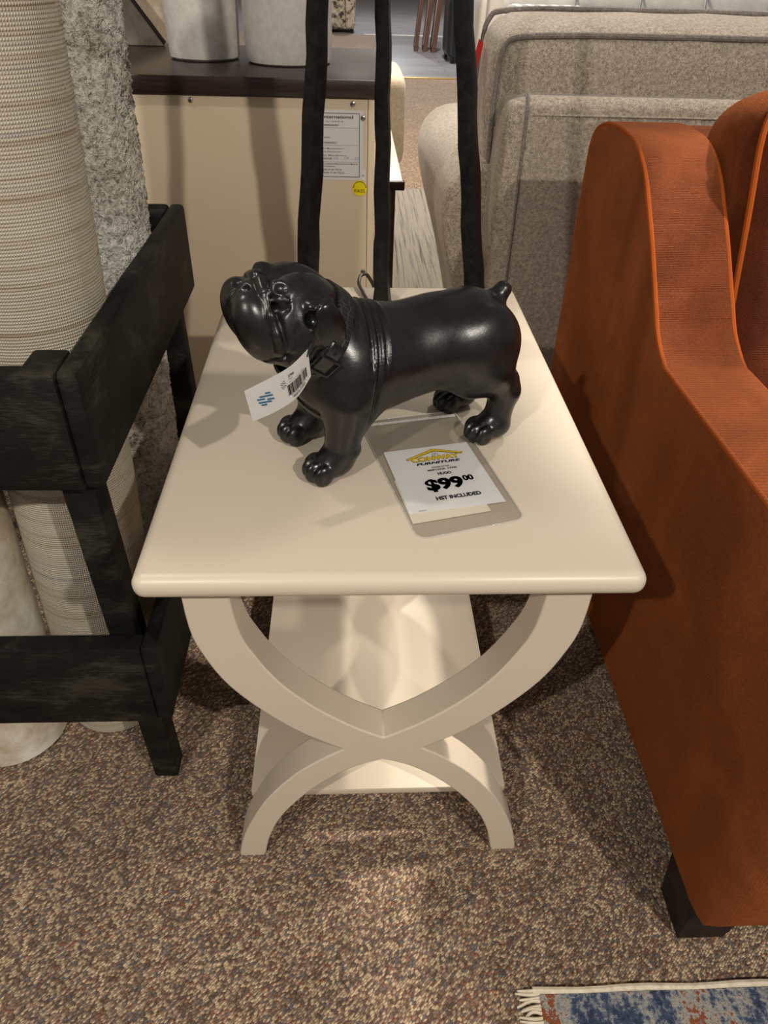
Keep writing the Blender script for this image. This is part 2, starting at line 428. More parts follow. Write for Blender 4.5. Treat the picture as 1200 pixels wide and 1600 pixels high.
# ------------------------------------------------------------------ cream end table
tb = thing('end_table', 'cream painted end table with curved X legs and a low shelf, bulldog on it', 'table', (0, .39, 0))
bm = B(); rbox(bm, -.261, .261, 0, .783, .611, .64, .0135, 6); obj('tabletop', bm, M['cream'], tb, ang=60)
UO = [(.228, .612), (.226, .52), (.2145, .47), (.192, .418), (.155, .367), (.116, .326), (.0875, .3035), (.053, .280)]
UI = [(.178, .612), (.171, .519), (.1555, .471), (.1285, .42), (.0945, .378), (.0605, .3465), (.0305, .3235), (0, .305)]
LO = [(.053, .28), (.0845, .257), (.123, .22), (.1625, .164), (.191, .1025), (.209, .049), (.2185, 0)]
LI = [(.1785, 0), (.1675, .0555), (.147, .1115), (.1145, .164), (.0785, .206), (.0385, .2385), (0, .256)]
c3 = lambda l: [(p[0], p[1]) for p in crom([(a, b, 0) for a, b in l], 4)]
UO, UI, LO, LI = map(c3, (UO, UI, LO, LI))
mir = lambda l: [(-a, b) for a, b in l]
xpoly = UO + LO[1:] + LI + mir(LI[::-1])[1:] + mir(LO[::-1]) + mir(UO[::-1])[1:] + mir(UI) + UI[::-1][1:]
for ya, yb in ((.049, .095), (.688, .734)):
    bm = B(); prism(bm, xpoly, ya, yb, 'y')
    o = obj('cross_leg', bm, M['cream'], tb, ang=30)
    md = o.modifiers.new('bevel', 'BEVEL'); md.width = .002; md.segments = 2; md.limit_method = 'ANGLE'; md.angle_limit = math.radians(50)
bm = B(); rbox(bm, -.197, .197, .096, .687, .09, .105, .002, 2); obj('shelf', bm, M['cream'], tb)
bm = B(); rbox(bm, -.2, .2, .095, .688, .585, .612, .002, 2); obj('apron', bm, M['cream'], tb)

# ------------------------------------------------------------------ bulldog (distance field -> one surface)
def build_dog():
    h = .00135
    u = np.arange(-.170, .216, h, dtype=np.float32); v = np.arange(-.078, .0785, h, dtype=np.float32); w = np.arange(-.0045, .256, h, dtype=np.float32)
    D = np.full((len(u), len(v), len(w)), .05, np.float32)
    def sl(lo, hi):
        r = []
        for ax, a, b in zip((u, v, w), lo, hi):
            i0 = max(0, int((a - ax[0]) / h)); i1 = min(len(ax), int((b - ax[0]) / h) + 2); r.append(slice(i0, i1))
        return tuple(r)
    def P(s): return u[s[0]][:, None, None], v[s[1]][None, :, None], w[s[2]][None, None, :]
    def smin(a, b, k):
        if k <= 0: return np.minimum(a, b)
        q = np.maximum(k - np.abs(a - b), 0) / k
        return np.minimum(a, b) - q * q * k * .25
    def ell(c, r, rot=0., rz=0., rx=0.):
        cr_, sr = math.cos(rot), math.sin(rot); cz, sz = math.cos(rz), math.sin(rz); cx, sx = math.cos(rx), math.sin(rx)
        def f(U, V, W):
            a = U - c[0]; b = V - c[1]; d = W - c[2]
            a, d = a * cr_ + d * sr, -a * sr + d * cr_
            a, b = a * cz + b * sz, -a * sz + b * cz
            b, d = b * cx + d * sx, -b * sx + d * cx
            k0 = np.sqrt((a / r[0]) ** 2 + (b / r[1]) ** 2 + (d / r[2]) ** 2); k1 = np.sqrt((a / r[0] ** 2) ** 2 + (b / r[1] ** 2) ** 2 + (d / r[2] ** 2) ** 2)
            return k0 * (k0 - 1) / np.maximum(k1, 1e-6)
        m = max(r); return f, [c[i] - m for i in range(3)], [c[i] + m for i in range(3)]
    def cap(p, q, r0, r1):
        p = np.array(p); q = np.array(q); d = q - p; L = float(d @ d)
        def f(U, V, W):
            t = np.clip(((U - p[0]) * d[0] + (V - p[1]) * d[1] + (W - p[2]) * d[2]) / L, 0, 1)
            return np.sqrt((U - p[0] - t * d[0]) ** 2 + (V - p[1] - t * d[1]) ** 2 + (W - p[2] - t * d[2]) ** 2) - (r0 + (r1 - r0) * t)
        m = max(r0, r1); return f, list(np.minimum(p, q) - m), list(np.maximum(p, q) + m)
    def add(pr, k=.015):
        f, lo, hi = pr; s = sl([a - k - .012 for a in lo], [a + k + .012 for a in hi]); D[s] = smin(D[s], f(*P(s)).astype(np.float32), k)
    def sub(pr, k=.004):
        f, lo, hi = pr; s = sl([a - k - .006 for a in lo], [a + k + .006 for a in hi]); D[s] = -smin(-D[s], f(*P(s)).astype(np.float32), k)
    def groove(fn, lo, hi):
        s = sl(lo, hi); D[s] += fn(*P(s)).astype(np.float32)
    sm = lambda x, a, b: np.clip((x - a) / (b - a), 0, 1) ** 2 * (3 - 2 * np.clip((x - a) / (b - a), 0, 1))
    g = lambda x, s_: np.exp(-(x / s_) ** 2)
    # trunk
    add(ell((.055, 0, .118), (.062, .062, .061)), .02); add(ell((0, 0, .119), (.078, .055, .056)), .03)
    add(ell((-.062, 0, .129), (.062, .052, .051)), .03); add(ell((-.102, 0, .124), (.044, .051, .052)), .025)
    add(ell((.098, 0, .1), (.032, .046, .045)), .02)
    for s_ in (1, -1):
        add(ell((.076, .042 * s_, .108), (.036, .028, .052), -.15), .016)
        add(cap((.083, .046 * s_, .092), (.093, .046 * s_, .034), .0265, .0195), .014)
        add(ell((.090, .046 * s_, .034), (.0205, .0205, .010)), .006)
        add(ell((.103, .046 * s_, .019), (.024, .0205, .0175)), .010)
        for a, dv, dw in ((.121, -.0158, 0), (.1275, -.0055, .001), (.1275, .0055, .001), (.121, .0158, 0)):
            add(ell((a, .046 * s_ + dv, .013 + dw), (.0125, .0066, .0138), .25), .0028)
        # hind leg
        add(ell((-.094, .033 * s_, .112), (.047, .028, .056), .35), .02)
        add(cap((-.106, .041 * s_, .090), (-.129, .042 * s_, .064), .025, .0165), .014)
        add(cap((-.1345, .042 * s_, .079), (-.1315, .042 * s_, .062), .0095, .0125), .008)
        add(cap((-.1265, .042 * s_, .062), (-.120, .042 * s_, .022), .0172, .0175), .010)
        add(ell((-.113, .042 * s_, .017), (.0245, .0195, .0165)), .009)
        for a, dv in ((-.096, -.0148), (-.0895, -.0051), (-.0895, .0051), (-.096, .0148)):
            add(ell((a, .042 * s_ + dv, .0125), (.012, .0063, .0130), .25), .0028)
    # tail
    add(cap((-.112, 0, .150), (-.1345, 0, .1755), .0145, .0105), .008)
    sub(ell((-.143, 0, .1865), (.0075, .0075, .0045), .9), .003)
    # neck
    add(cap((.064, 0, .130), (.112, 0, .172), .0555, .0465), .018)
    # skull
    add(ell((.124, 0, .189), (.044, .047, .043)), .014)
    for s_ in (1, -1):
        add(ell((.128, .020 * s_, .2035), (.034, .0255, .0285)), .010)
        add(ell((.133, .033 * s_, .176), (.034, .024, .036)), .014)
    add(ell((.136, 0, .163), (.036, .040, .027)), .012)
    # muzzle
    add(ell((.160, 0, .186), (.026, .033, .034)), .010)
    add(ell((.156, 0, .155), (.022, .030, .016)), .007)
    for s_ in (1, -1):
        add(ell((.1705, .0208 * s_, .1850), (.0245, .0235, .0405), -.36), .0045)
        add(ell((.1505, .0285 * s_, .2235), (.0125, .0115, .0105)), .006)
    add(ell((.172, 0, .209), (.022, .022, .013)), .007)
    add(ell((.1715, 0, .2185), (.0115, .0155, .0088)), .004)
    for s_ in (1, -1):
        sub(ell((.1790, .0090 * s_, .2215), (.0055, .0042, .0042)), .003)
        add(ell((.1605, .009 * s_, .2195), (.007, .012, .009)), .004)
    # folds round the muzzle
    for s_ in (1, -1):
        pts = [(.1620, .008, .2290), (.1635, .027, .2200), (.1625, .0400, .204), (.1600, .0460, .187), (.1570, .0455, .168)]
        for p, q in zip(pts[:-1], pts[1:]):
            add(cap((p[0], p[1] * s_, p[2]), (q[0], q[1] * s_, q[2]), .0052, .0052), .003)
    # grooves
    groove(lambda U, V, W: .0042 * g(V, .0026) * sm(U, .178, .188) * sm(W, .15, .165), (.16, -.012, .14), (.215, .012, .23))
    groove(lambda U, V, W: .0045 * g(V, .0065) * sm(W, .2, .212) * (1 - sm(U, .146, .156)), (.06, -.03, .19), (.17, .03, .25))
    groove(lambda U, V, W: .0035 * g(W - .1595 + (U - .155) * .55, .0024) * sm(np.abs(V), .012, .02) * sm(U, .138, .148), (.13, -.06, .14), (.19, .06, .185))
    groove(lambda U, V, W: .003 * g(U - .1545 - (W - .19) * .12, .0024) * sm(np.abs(V), .016, .026) * sm(W, .15, .165), (.135, -.06, .145), (.17, .06, .24))
    groove(lambda U, V, W: .0022 * g(U - .1445 + (W - .18) * .25, .0022) * sm(np.abs(V), .03, .036) * sm(W, .148, .158) * (1 - sm(W, .186, .2)), (.12, -.07, .14), (.16, .07, .21))
    # neck and shoulder rolls
    s0 = lambda U, W, o: U - o - (.18 - W) * .20
    for o, am in ((.054, .0034), (.0455, .0036), (.0365, .0028)):
        top = sm
        groove(lambda U, V, W, o=o, am=am: am * g(s0(U, W, o), .0026) * (sm(W, .128, .150) if o != .0455 else sm(W, .06, .09)), (o - .03, -.078, .05), (o + .055, .078, .21))
        groove(lambda U, V, W, o=o, am=am: -.0012 * g(s0(U, W, o - .0045), .003) * sm(W, .128, .150), (o - .03, -.078, .05), (o + .055, .078, .21))
    groove(lambda U, V, W: .003 * g(s0(U, W, .070), .003) * sm(W, .165, .18), (.05, -.05, .15), (.1, .05, .21))
    # chest crease above the forelegs
    groove(lambda U, V, W: .0028 * g(W - .083 - .5 * (U - .12), .0026) * sm(U, .09, .105) * (1 - sm(np.abs(V), .03, .045)), (.08, -.06, .05), (.15, .06, .12))
    # eyes
    for s_ in (1, -1):
        sub(ell((.1525, .0405 * s_, .2125), (.0085, .0075, .0085)), .004)
        add(ell((.1475, .0345 * s_, .2125), (.0078, .0078, .0078)), .0012)
        for dw, e in ((.0072, 0), (-.0070, 0)):
            add(cap((.1575, .034 * s_, .2115 + dw * .75), (.1455, .0435 * s_, .2115 + dw), .0024, .0026), .0025)
        sub(ell((.150, .036 * s_, .2295), (.0075, .005, .0055), .3), .004)
    # ears
    for s_ in (1, -1):
        add(ell((.1195, .044 * s_, .2085), (.0115, .011, .008), .3), .006)
        add(ell((.1080, .0575 * s_, .1875), (.0175, .0072, .0310), -.25, 0, -.13 * s_), .0025)
        add(cap((.1235, .050 * s_, .2105), (.1065, .0525 * s_, .2135), .0052, .0058), .004)
        sub(ell((.1255, .0545 * s_, .2000), (.0065, .0075, .0085)), .003)
    s = sl((-.17, -.08, -.01), (.22, .08, .03)); D[s] = np.maximum(D[s], -(w[s[2]][None, None, :] + .0 * D[s]))
    # ---- surface nets
    ins = D < 0
    nx, ny, nz = D.shape
    cnt = sum(ins[a:nx - 1 + a, b:ny - 1 + b, c:nz - 1 + c].astype(np.int8) for a in (0, 1) for b in (0, 1) for c in (0, 1))
    act = (cnt > 0) & (cnt < 8); I, J, K = np.nonzero(act); n = len(I)
    idx = np.full(act.shape, -1, np.int32); idx[I, J, K] = np.arange(n)
    pos = np.zeros((n, 3)); num = np.zeros(n)
    cor = [(a, b, c) for a in (0, 1) for b in (0, 1) for c in (0, 1)]
    for e0 in cor:
        for ax in range(3):
            if e0[ax]: continue
            e1 = list(e0); e1[ax] = 1
            d0 = D[I + e0[0], J + e0[1], K + e0[2]]; d1 = D[I + e1[0], J + e1[1], K + e1[2]]
            cr_ = (d0 < 0) != (d1 < 0); t = np.where(cr_, d0 / np.where(cr_, d0 - d1, 1), 0)
            for q in range(3): pos[:, q] += np.where(cr_, e0[q] + (t if q == ax else 0), 0)
            num += cr_
    pos = pos / num[:, None] + np.stack([I, J, K], 1)
    vert = pos * h + np.array([u[0], v[0], w[0]])
    faces = []
    for ax in range(3):
        a = np.take(ins, range(0, D.shape[ax] - 1), ax); b = np.take(ins, range(1, D.shape[ax]), ax)
        ch = np.stack(np.nonzero(a != b), 1); o1, o2 = [(1, 2), (2, 0), (0, 1)][ax]
        ok = (ch[:, o1] > 0) & (ch[:, o2] > 0) & (ch[:, o1] < D.shape[o1] - 1) & (ch[:, o2] < D.shape[o2] - 1); ch = ch[ok]
        def ci(d1, d2):
            q = ch.copy(); q[:, o1] -= d1; q[:, o2] -= d2; return idx[q[:, 0], q[:, 1], q[:, 2]]
        F = np.stack([ci(1, 1), ci(0, 1), ci(0, 0), ci(1, 0)], 1)
        fl = ~a[ch[:, 0], ch[:, 1], ch[:, 2]]; F[fl] = F[fl][:, ::-1]; faces.append(F)
    F = np.concatenate(faces)
    # light smoothing
    E = np.concatenate([F[:, [0, 1]], F[:, [1, 2]], F[:, [2, 3]], F[:, [3, 0]]])
    for it in range(3):
        acc = np.zeros_like(vert); c_ = np.zeros(len(vert)); 
        for k in range(3): acc[:, k] = np.bincount(E[:, 0], vert[E[:, 1], k], len(vert))
        c_ = np.bincount(E[:, 0], minlength=len(vert)); sm_ = acc / c_[:, None]
        lam = .5
        vert2 = vert * (1 - lam) + sm_ * lam; fix = vert[:, 2] < .0012; vert2[fix] = vert[fix]; vert = vert2
    me = bpy.data.meshes.new('bulldog_body'); me.from_pydata(vert.tolist(), [], F.tolist()); me.update()
    def sample(p):
        q = (np.array(p) - np.array([u[0], v[0], w[0]])) / h; i = np.clip(q.astype(int), 0, np.array(D.shape) - 1); return D[i[0], i[1], i[2]]
    return me, sample

O = Vector((.0148, .261, .64)); DROT = math.atan2(-.383, -.923)
dog = thing('bulldog_statue', 'glossy black bulldog statue standing on the cream table', 'statue', O, DROT)
me, dsdf = build_dog()
obj('body', me, M['dog'], dog, ang=180)
# collar follows the neck surface
def ring(C0, nrm, offs, lift, n=72, amax=.085):
    nrm = Vector(nrm).normalized(); e1 = Vector((0, 1, 0)); e2 = nrm.cross(e1).normalized()
    rad = np.zeros(n)
    for k in range(n):
        t = 2 * PI * k / n; d = e1 * math.cos(t) + e2 * math.sin(t); best = 0
        for of in offs:
            c = Vector(C0) + nrm * of; r = .03
            while r < amax and dsdf(c + d * r) < 0: r += .0007
            best = max(best, r)
        rad[k] = best
    med = np.array([np.median(np.take(rad, range(k - 5, k + 6), mode='wrap')) for k in range(n)])
    rad = np.minimum(rad, med * 1.12)
    for _ in range(6): rad = (np.roll(rad, 1) + rad * 2 + np.roll(rad, -1)) / 4
    return nrm, e1, e2, rad + lift
CC = (.107, 0, .162); CN = (.80, 0, .60)
nrm, e1, e2, rad = ring(CC, CN, (-.010, -.005, 0, .005, .010), .0008)
def cpt(k, of, l, rad=rad):
    n = len(rad); t = 2 * PI * k / n; k0 = int(math.floor(k)) % n; fr = k - math.floor(k); r = rad[k0] * (1 - fr) + rad[(k0 + 1) % n] * fr
    return Vector(CC) + nrm * of + (e1 * math.cos(t) + e2 * math.sin(t)) * (r + l)
def band(k0, k1, w0, l0, l1, n=None, closed=False, taper=0):
    t = B(); lay = t.loops.layers.uv.new('UVMap'); n = n or 72; R = []
    for i in range(n + (0 if closed else 1)):
        k = k0 + (k1 - k0) * i / n
        ww = w0 * (1 - taper * max(0, (i / n - .8) / .2) ** 2)
        prof = [(-ww, l0), (-ww, l1 * .7), (-ww * .85, l1), (ww * .85, l1), (ww, l1 * .7), (ww, l0)]
        R.append([t.verts.new(cpt(k, a, b)) for a, b in prof])
    m = len(R)
    for i in range(m if closed else m - 1):
        A, Bq = R[i], R[(i + 1) % m]
        for j in range(5):
            f = t.faces.new((A[j], A[j + 1], Bq[j + 1], Bq[j]))
            for lp, (uu, vv) in zip(f.loops, ((i, j), (i, j + 1), (i + 1, j + 1), (i + 1, j))): lp[lay].uv = (uu / n * .33 * abs(k1 - k0) / 72, (vv - 2.5) * .009 * (w0 / .0105))
    if not closed: t.faces.new(R[0]); t.faces.new(R[-1][::-1])
    bmesh.ops.recalc_face_normals(t, faces=t.faces[:])
    return t
col = obj('collar', band(0, 72, .0105, -.002, .0022, 72, True), M['collar'], dog, ang=50, local=True)
KB = -2.9
st = obj('strap_end', band(KB + 5, KB - 4.8, .0088, .0015, .0042, 24, False, .35), M['dog'], col, local=True)
bk = B()
for a, b in ((-1, 1),):
    w_ = .0125; ks = (KB + 1.9, KB - 1.9)
    loop = [cpt(ks[0], -w_, .005), cpt(ks[0], 0, .0056), cpt(ks[0], w_, .005), cpt(KB, w_, .005), cpt(ks[1], w_, .005), cpt(ks[1], 0, .0056), cpt(ks[1], -w_, .005), cpt(KB, -w_, .005)]
    tube(bk, loop, .0015, 8, closed=True)
obj('buckle', bk, M['dog'], col, local=True)
for k in (KB + 3.4, KB - 3.0):
    hb = B(); d = (cpt(k, 0, .01) - cpt(k, 0, 0)).normalized(); c = cpt(k, 0, .0043)
    a = d.cross(Vector((0, 0, 1))).normalized(); b = d.cross(a)
    tube(hb, [c + (a * math.cos(t) + b * math.sin(t)) * .0016 for t in np.linspace(0, 2 * PI, 14)[:-1]], .0007, 6, closed=True)
    obj('eyelet', hb, M['dog'], col, local=True)

# ------------------------------------------------------------------ printing helper
def text2d(body, bold=0., shear=0., res=3):
    cu_ = bpy.data.curves.new('txt', 'FONT'); cu_.body = body; cu_.offset = bold; cu_.shear = shear; cu_.resolution_u = res; cu_.fill_mode = 'FRONT'
    o = bpy.data.objects.new('txt', cu_); link(o)
    dg = bpy.context.evaluated_depsgraph_get(); dg.update(); me = o.evaluated_get(dg).to_mesh()
    V = [(v.co.x, v.co.y) for v in me.vertices]; F = [tuple(p.vertices) for p in me.polygons]
    o.evaluated_get(dg).to_mesh_clear(); bpy.data.objects.remove(o); bpy.data.curves.remove(cu_)
    return V, F

def put(bm, VF, fn, mi):
    V, F = VF; vs = [bm.verts.new(fn(*p)) for p in V]
    for f in F:
        try: bm.faces.new([vs[i] for i in f]).material_index = mi
        except ValueError: pass

def ptext(bm, body, x0, x1, y0, y1, fn, mi, bold=.0, shear=0., cop=0.):
    """fit text into box x0..x1, baseline y1, cap top y0 (y down)"""
    V, F = text2d(body, min(bold, .05), shear)
    if not V: return
    if cop or bold > .051:
        d = cop or bold - .05; V0, F0 = V, F; V, F = [], []
        for i, (ox, oy) in enumerate(((-d, -d * .5), (d, -d * .5), (-d, d * .5), (d, d * .5), (0, 0))):
            n = len(V); V = V + [(p[0] + ox, p[1] + oy) for p in V0]; F = F + [tuple(k + n for k in f) for f in F0]
    a, b = min(p[0] for p in V), max(p[0] for p in V); c, d = min(p[1] for p in V), max(p[1] for p in V)
    sx, sy = (x1 - x0) / (b - a), (y1 - y0) / (d - c)
    put(bm, ([(x0 + (p[0] - a) * sx, y1 - (p[1] - c) * sy) for p in V], F), fn, mi)

def quad(bm, pts, fn, mi): put(bm, (pts, [tuple(range(len(pts)))]), fn, mi)

# ------------------------------------------------------------------ hang tag on the collar (curved card)
TT = [(-.1456, .1099, .7891), (-.1197, .1272, .7954), (-.1015, .1413, .8009), (-.085, .1546, .8126)]
TB = [(-.1406, .112, .7533), (-.116, .1287, .7569), (-.0969, .1431, .7645), (-.083, .1554, .7816)]
tA, tB_ = crom(TT, 8), crom(TB, 8)
def tagfn(lift):
    def f(s, t):
        q = max(0, min(1, s)) * (len(tA) - 1); i = min(int(q), len(tA) - 2); fr = q - i
        a = tA[i].lerp(tA[i + 1], fr); b = tB_[i].lerp(tB_[i + 1], fr)
        nn = (tA[i + 1] - tA[i]).cross(b - a).normalized()
        if nn.y > 0: nn = -nn
        return a.lerp(b, t) + nn * lift
    return f
tag = thing('hang_tag', 'white barcode hang tag with striped teal emblem hanging off the bulldog collar', 'tag', (-.115, .13, .755))
bm = B(); g0 = [[bm.verts.new(tagfn(0)(i / 24, j / 4)) for j in range(5)] for i in range(25)]
for i in range(24):
    for j in range(4): bm.faces.new((g0[i][j], g0[i][j + 1], g0[i + 1][j + 1], g0[i + 1][j]))
bmesh.ops.solidify(bm, geom=bm.faces[:], thickness=.0003)
f1 = tagfn(.0006)
def stripes(cx, cy, sx, sy, mi):
    rows = [(-.42, -.05, .25), (-.22, -.42, .42), (0, -.55, -.06), (0.0, .1, .55), (.22, -.42, .42), (.42, -.25, .05)]
    rows = [(-.44, .02, .36), (-.22, -.36, .5), (-.02, -.56, -.06), (.06, .08, .56), (.24, -.5, .34), (.44, -.36, .0)]
    for y, a, b in rows:
        k = .32; th = .075
        P4 = [(a, y + a * k - th), (b, y + b * k - th), (b + .05, y + b * k + th), (a + .05, y + a * k + th)]
        quad(bm, [(cx + p[0] * sx, cy + p[1] * sy) for p in P4], f1, mi)
stripes(.215, .5, .16, .38, 1); stripes(.47, .38, .085, .24, 2)
x = .53
bars = [.6, .4, 1.6, .4, .5, .6, .5, .5, 1.7, .6, .4, .6, .5, .4, .5, .6, 1., .4, .5, .4, .7, .4, .5, .5, 1.4, .6, .4, 1.2, .5, .7, 1.2, .8, .6, .5, 1.3]
tot = sum(bars); k = .36 / tot; on = True
for b in bars:
    if on:
        w_ = b * k; n_ = 1
        quad(bm, [(x, .46), (x + w_, .46), (x + w_, .77), (x, .77)], f1, 3)
    x += b * k; on = not on
ptext(bm, '57700', .575, .68, .19, .27, f1, 3, .02); ptext(bm, 'Hugo', .575, .65, .285, .36, f1, 2); ptext(bm, 'black resin bulldog statue', .575, .84, .38, .43, f1, 2)
ptext(bm, '8 21045 57700 6', .57, .85, .785, .82, f1, 3); ptext(bm, 'MADE IN CHINA', .6, .84, .85, .91, f1, 3, .02)
obj('tag_card', bm, [M['paper'], M['blue'], M['grey'], M['ink']], tag, ang=30)
bm = B(); tube(bm, crom([tagfn(.001)(.945, .2), Vector((-.0835, .1545, .8135)), Vector((-.0800, .1600, .8170)), Vector((-.0735, .1660, .8160))], 6), .0007, 6); obj('string', bm, M['ink'], tag)

# ------------------------------------------------------------------ price card, slip and clear pouch on the table
ctl, cex, cey = Vector((-.002, .225)), Vector((.975, .221)), Vector((.221, -.975))
def cardfn(z): return lambda x, y: Vector(((ctl + cex * x * .001 + cey * y * .001).x, (ctl + cex * x * .001 + cey * y * .001).y, z))
zc = .6418
bm = B(); fz = cardfn(zc); fl = cardfn(zc + .0003)
top = [fz(0, 0), fz(108.7, 0), fz(109.6, 127.3), fz(-3, 125.3)]
vs = [bm.verts.new(p) for p in top]; vb = [bm.verts.new(p - Vector((0, 0, .0004))) for p in top]
bm.faces.new(vs); bm.faces.new(vb[::-1])
for i in range(4): bm.faces.new((vs[i], vb[i], vb[(i + 1) % 4], vs[(i + 1) % 4]))
fo = cardfn(zc + .0002)
def outl(pts, e=.8):  # dark outline behind the roof bars
    c = (sum(p[0] for p in pts) / len(pts), sum(p[1] for p in pts) / len(pts)); quad(bm, pts, fo, 1)
roofL = [(23.6, 22.0), (24.4, 24.6), (61, 10.6), (61, 6.4)]; roofR = [(61, 6.4), (61, 10.6), (93.6, 22.6), (95, 20.0)]
quad(bm, [(22.6, 21.6), (23.6, 25.4), (61, 11.6), (61, 5.6)], fo, 1); quad(bm, [(61, 5.6), (61, 11.6), (93.4, 23.6), (96, 19.6)], fo, 1)
quad(bm, roofL, fl, 2); quad(bm, roofR, fl, 2)
fl2 = cardfn(zc + .0002)
ptext(bm, 'CONWAY', 27.8, 89.4, 20.8, 30.5, fo, 1, .066); ptext(bm, 'CONWAY', 28.4, 88.8, 21.6, 29.8, fl, 2, .046)
ptext(bm, 'FURNITURE', 31.4, 87.6, 33, 38, fl, 4, .045, .25)
circ = lambda cx, cy, r: [(cx + r * math.cos(t), cy + r * math.sin(t)) for t in np.linspace(0, 2 * PI, 13)[:-1]]
for cx, cy, r in ((60.6, 15.0, 2.4), (58.2, 17.6, 1.9), (63, 17.6, 1.9)):
    quad(bm, circ(cx, cy, r), fo, 1); quad(bm, circ(cx, cy, r - .5), fl, 0)
ptext(bm, 'ADABC57700', 47.6, 70, 43.6, 46.4, fl, 1, .02); ptext(bm, 'MERCANA  57700', 41.4, 77.8, 48.4, 51.8, fl, 1, .03); ptext(bm, 'HUGO', 51, 67.8, 56, 61.4, fl, 1, .05)
ptext(bm, '$99', 29.8, 75.6, 67.6, 93, fl, 1, .03, 0, .018); ptext(bm, '00', 76.8, 90, 68, 79, fl, 1, .03, 0, .016); ptext(bm, 'HST INCLUDED', 33.8, 87.8, 101.6, 108.6, fl, 1, .05); ptext(bm, '8/#23', 7.8, 16.6, 121.8, 124, fl, 3)
bmesh.ops.recalc_face_normals(bm, faces=[f for f in bm.faces if f.material_index == 0 and len(f.verts) == 4])
o = obj('price_card', bm, [M['paper'], M['ink'], M['yellow'], M['grey'], M['navy']], None, smooth=False, tag=('white printed price card reading $99 inside the clear pouch', 'price card'))
bm = B(); fs = cardfn(.6412); prism(bm, [(fs(*p).x, fs(*p).y) for p in ((-3, 60), (86, 60), (87, 139), (-4.6, 141.5))], .6409, .6412, 'z'); obj('paper_slip', bm, M['paper2'], None, smooth=False, tag=('blank cream paper slip tucked under the printed price card', 'paper'))
def rpoly(pts, r, n=5):
    out = []
    for i, p in enumerate(pts):
        p = Vector(p); a = (Vector(pts[i - 1]) - p).normalized(); b = (Vector(pts[(i + 1) % len(pts)]) - p).normalized(); rr = r[i]
        if rr <= 0: out.append(p); continue
        for k in range(n + 1):
            t = k / n; out.append((p + a * rr) * (1 - t) ** 2 + p * 2 * t * (1 - t) + (p + b * rr) * t * t)
    return out
pp = rpoly([(-.0275, .281), (-.024, .2995), (.0935, .327), (.0995, .317), (.1495, .0945), (.0285, .0595)], [0, .003, .003, 0, .014, .014])
def sheet(bm, poly, z, lift=None):
    t = B(); f = t.faces.new([t.verts.new((p[0], p[1], z)) for p in poly]); bmesh.ops.triangulate(t, faces=[f])
    merge(bm, t)
pouch = thing('plastic_pouch', 'clear vinyl pouch holding the price card, lying on the table', 'pouch', (.06, .19, .64))
bm = B(); sheet(bm, pp, .6406)
bmesh.ops.recalc_face_normals(bm, faces=bm.faces[:]); obj('back_sheet', bm, M['plastic'], pouch)
# front sheet, slightly puffed
bm = B(); ctr = Vector((.06, .19)); N = 10
prev = None
ringsv = []
for k in range(N + 1):
    s = 1 - k / N; ringsv.append([bm.verts.new((ctr.x + (p[0] - ctr.x) * s, ctr.y + (p[1] - ctr.y) * s, .641 + .0022 * min(1, (1 - s) * 4) + .0007 * math.sin(p[0] * 160 + s * 9) * (1 - s) * s * 2)) for p in pp] if k < N else [bm.verts.new((ctr.x, ctr.y, .6432))])
for k in range(N):
    A, Bq = ringsv[k], ringsv[k + 1]; m = len(A)
    for i in range(m):
        j = (i + 1) % m
        bm.faces.new((A[i], A[j], Bq[j], Bq[i]) if len(Bq) > 1 else (A[i], A[j], Bq[0]))
bmesh.ops.recalc_face_normals(bm, faces=bm.faces[:]); obj('front_sheet', bm, M['plastic'], pouch, ang=180)
bm = B()
for a, b in (((-.026, .2842), (.0968, .3118)), ((-.0257, .2872), (.0958, .3145))):
    tube(bm, [Vector((a[0] + (b[0] - a[0]) * t, a[1] + (b[1] - a[1]) * t, .6428)) for t in np.linspace(0, 1, 14)], .0010, 6)
obj('zip_strip', bm, M['weld'], pouch)
bm = B(); tube(bm, [Vector((p[0], p[1], .6412)) for p in pp], .0008, 6, closed=True); obj('welded_edge', bm, M['weld'], pouch)

# ------------------------------------------------------------------ tripod stand on the table
ts = thing('tripod_stand', 'tall black three-legged stand of rough rods on the cream table behind the bulldog', 'stand', (.018, .56, .64))
feet = [((-.112, .488), (-.0787, .528)), ((.150, .488), (.0945, .528)), ((.0125, .692), (.0035, .66))]
for (fx, fy), (tx, ty) in feet:
    bm = B(); pts = []; rr = []
    for i in range(26):
        t = i / 25; z = .641 + t * .80; q = (z - .64) / .44
        pts.append((fx + (tx - fx) * q + .0012 * math.sin(i * 1.7 + fx * 50), fy + (ty - fy) * q, z)); rr.append(.0136 + .0003 * math.sin(i * 2.3 + fx * 90) + (.003 if i == 0 else 0) - .0030 * min(q, 1.2))
    tube(bm, pts, rr, 8, jit=.02, sq=True); obj('leg', bm, M['iron'], ts, ang=35)
bm = B(); lathe(bm, [(0, 1.43), (.075, 1.43), (.08, 1.436), (.08, 1.45), (.075, 1.456), (0, 1.456)], .0145, .599, 40); obj('top_plate', bm, M['iron'], ts)
bm = B(); tube(bm, crom([(-.002, .690, .6425), (-.012, .705, .6435), (-.020, .735, .646), (-.026, .770, .648), (-.022, .792, .655), (-.008, .800, .650), (.008, .803, .60), (.01, .806, .45), (.012, .81, .25), (.03, .83, .006), (.2, .9, .005)], 8), .0032, 8); obj('cord', bm, M['cord'], ts)

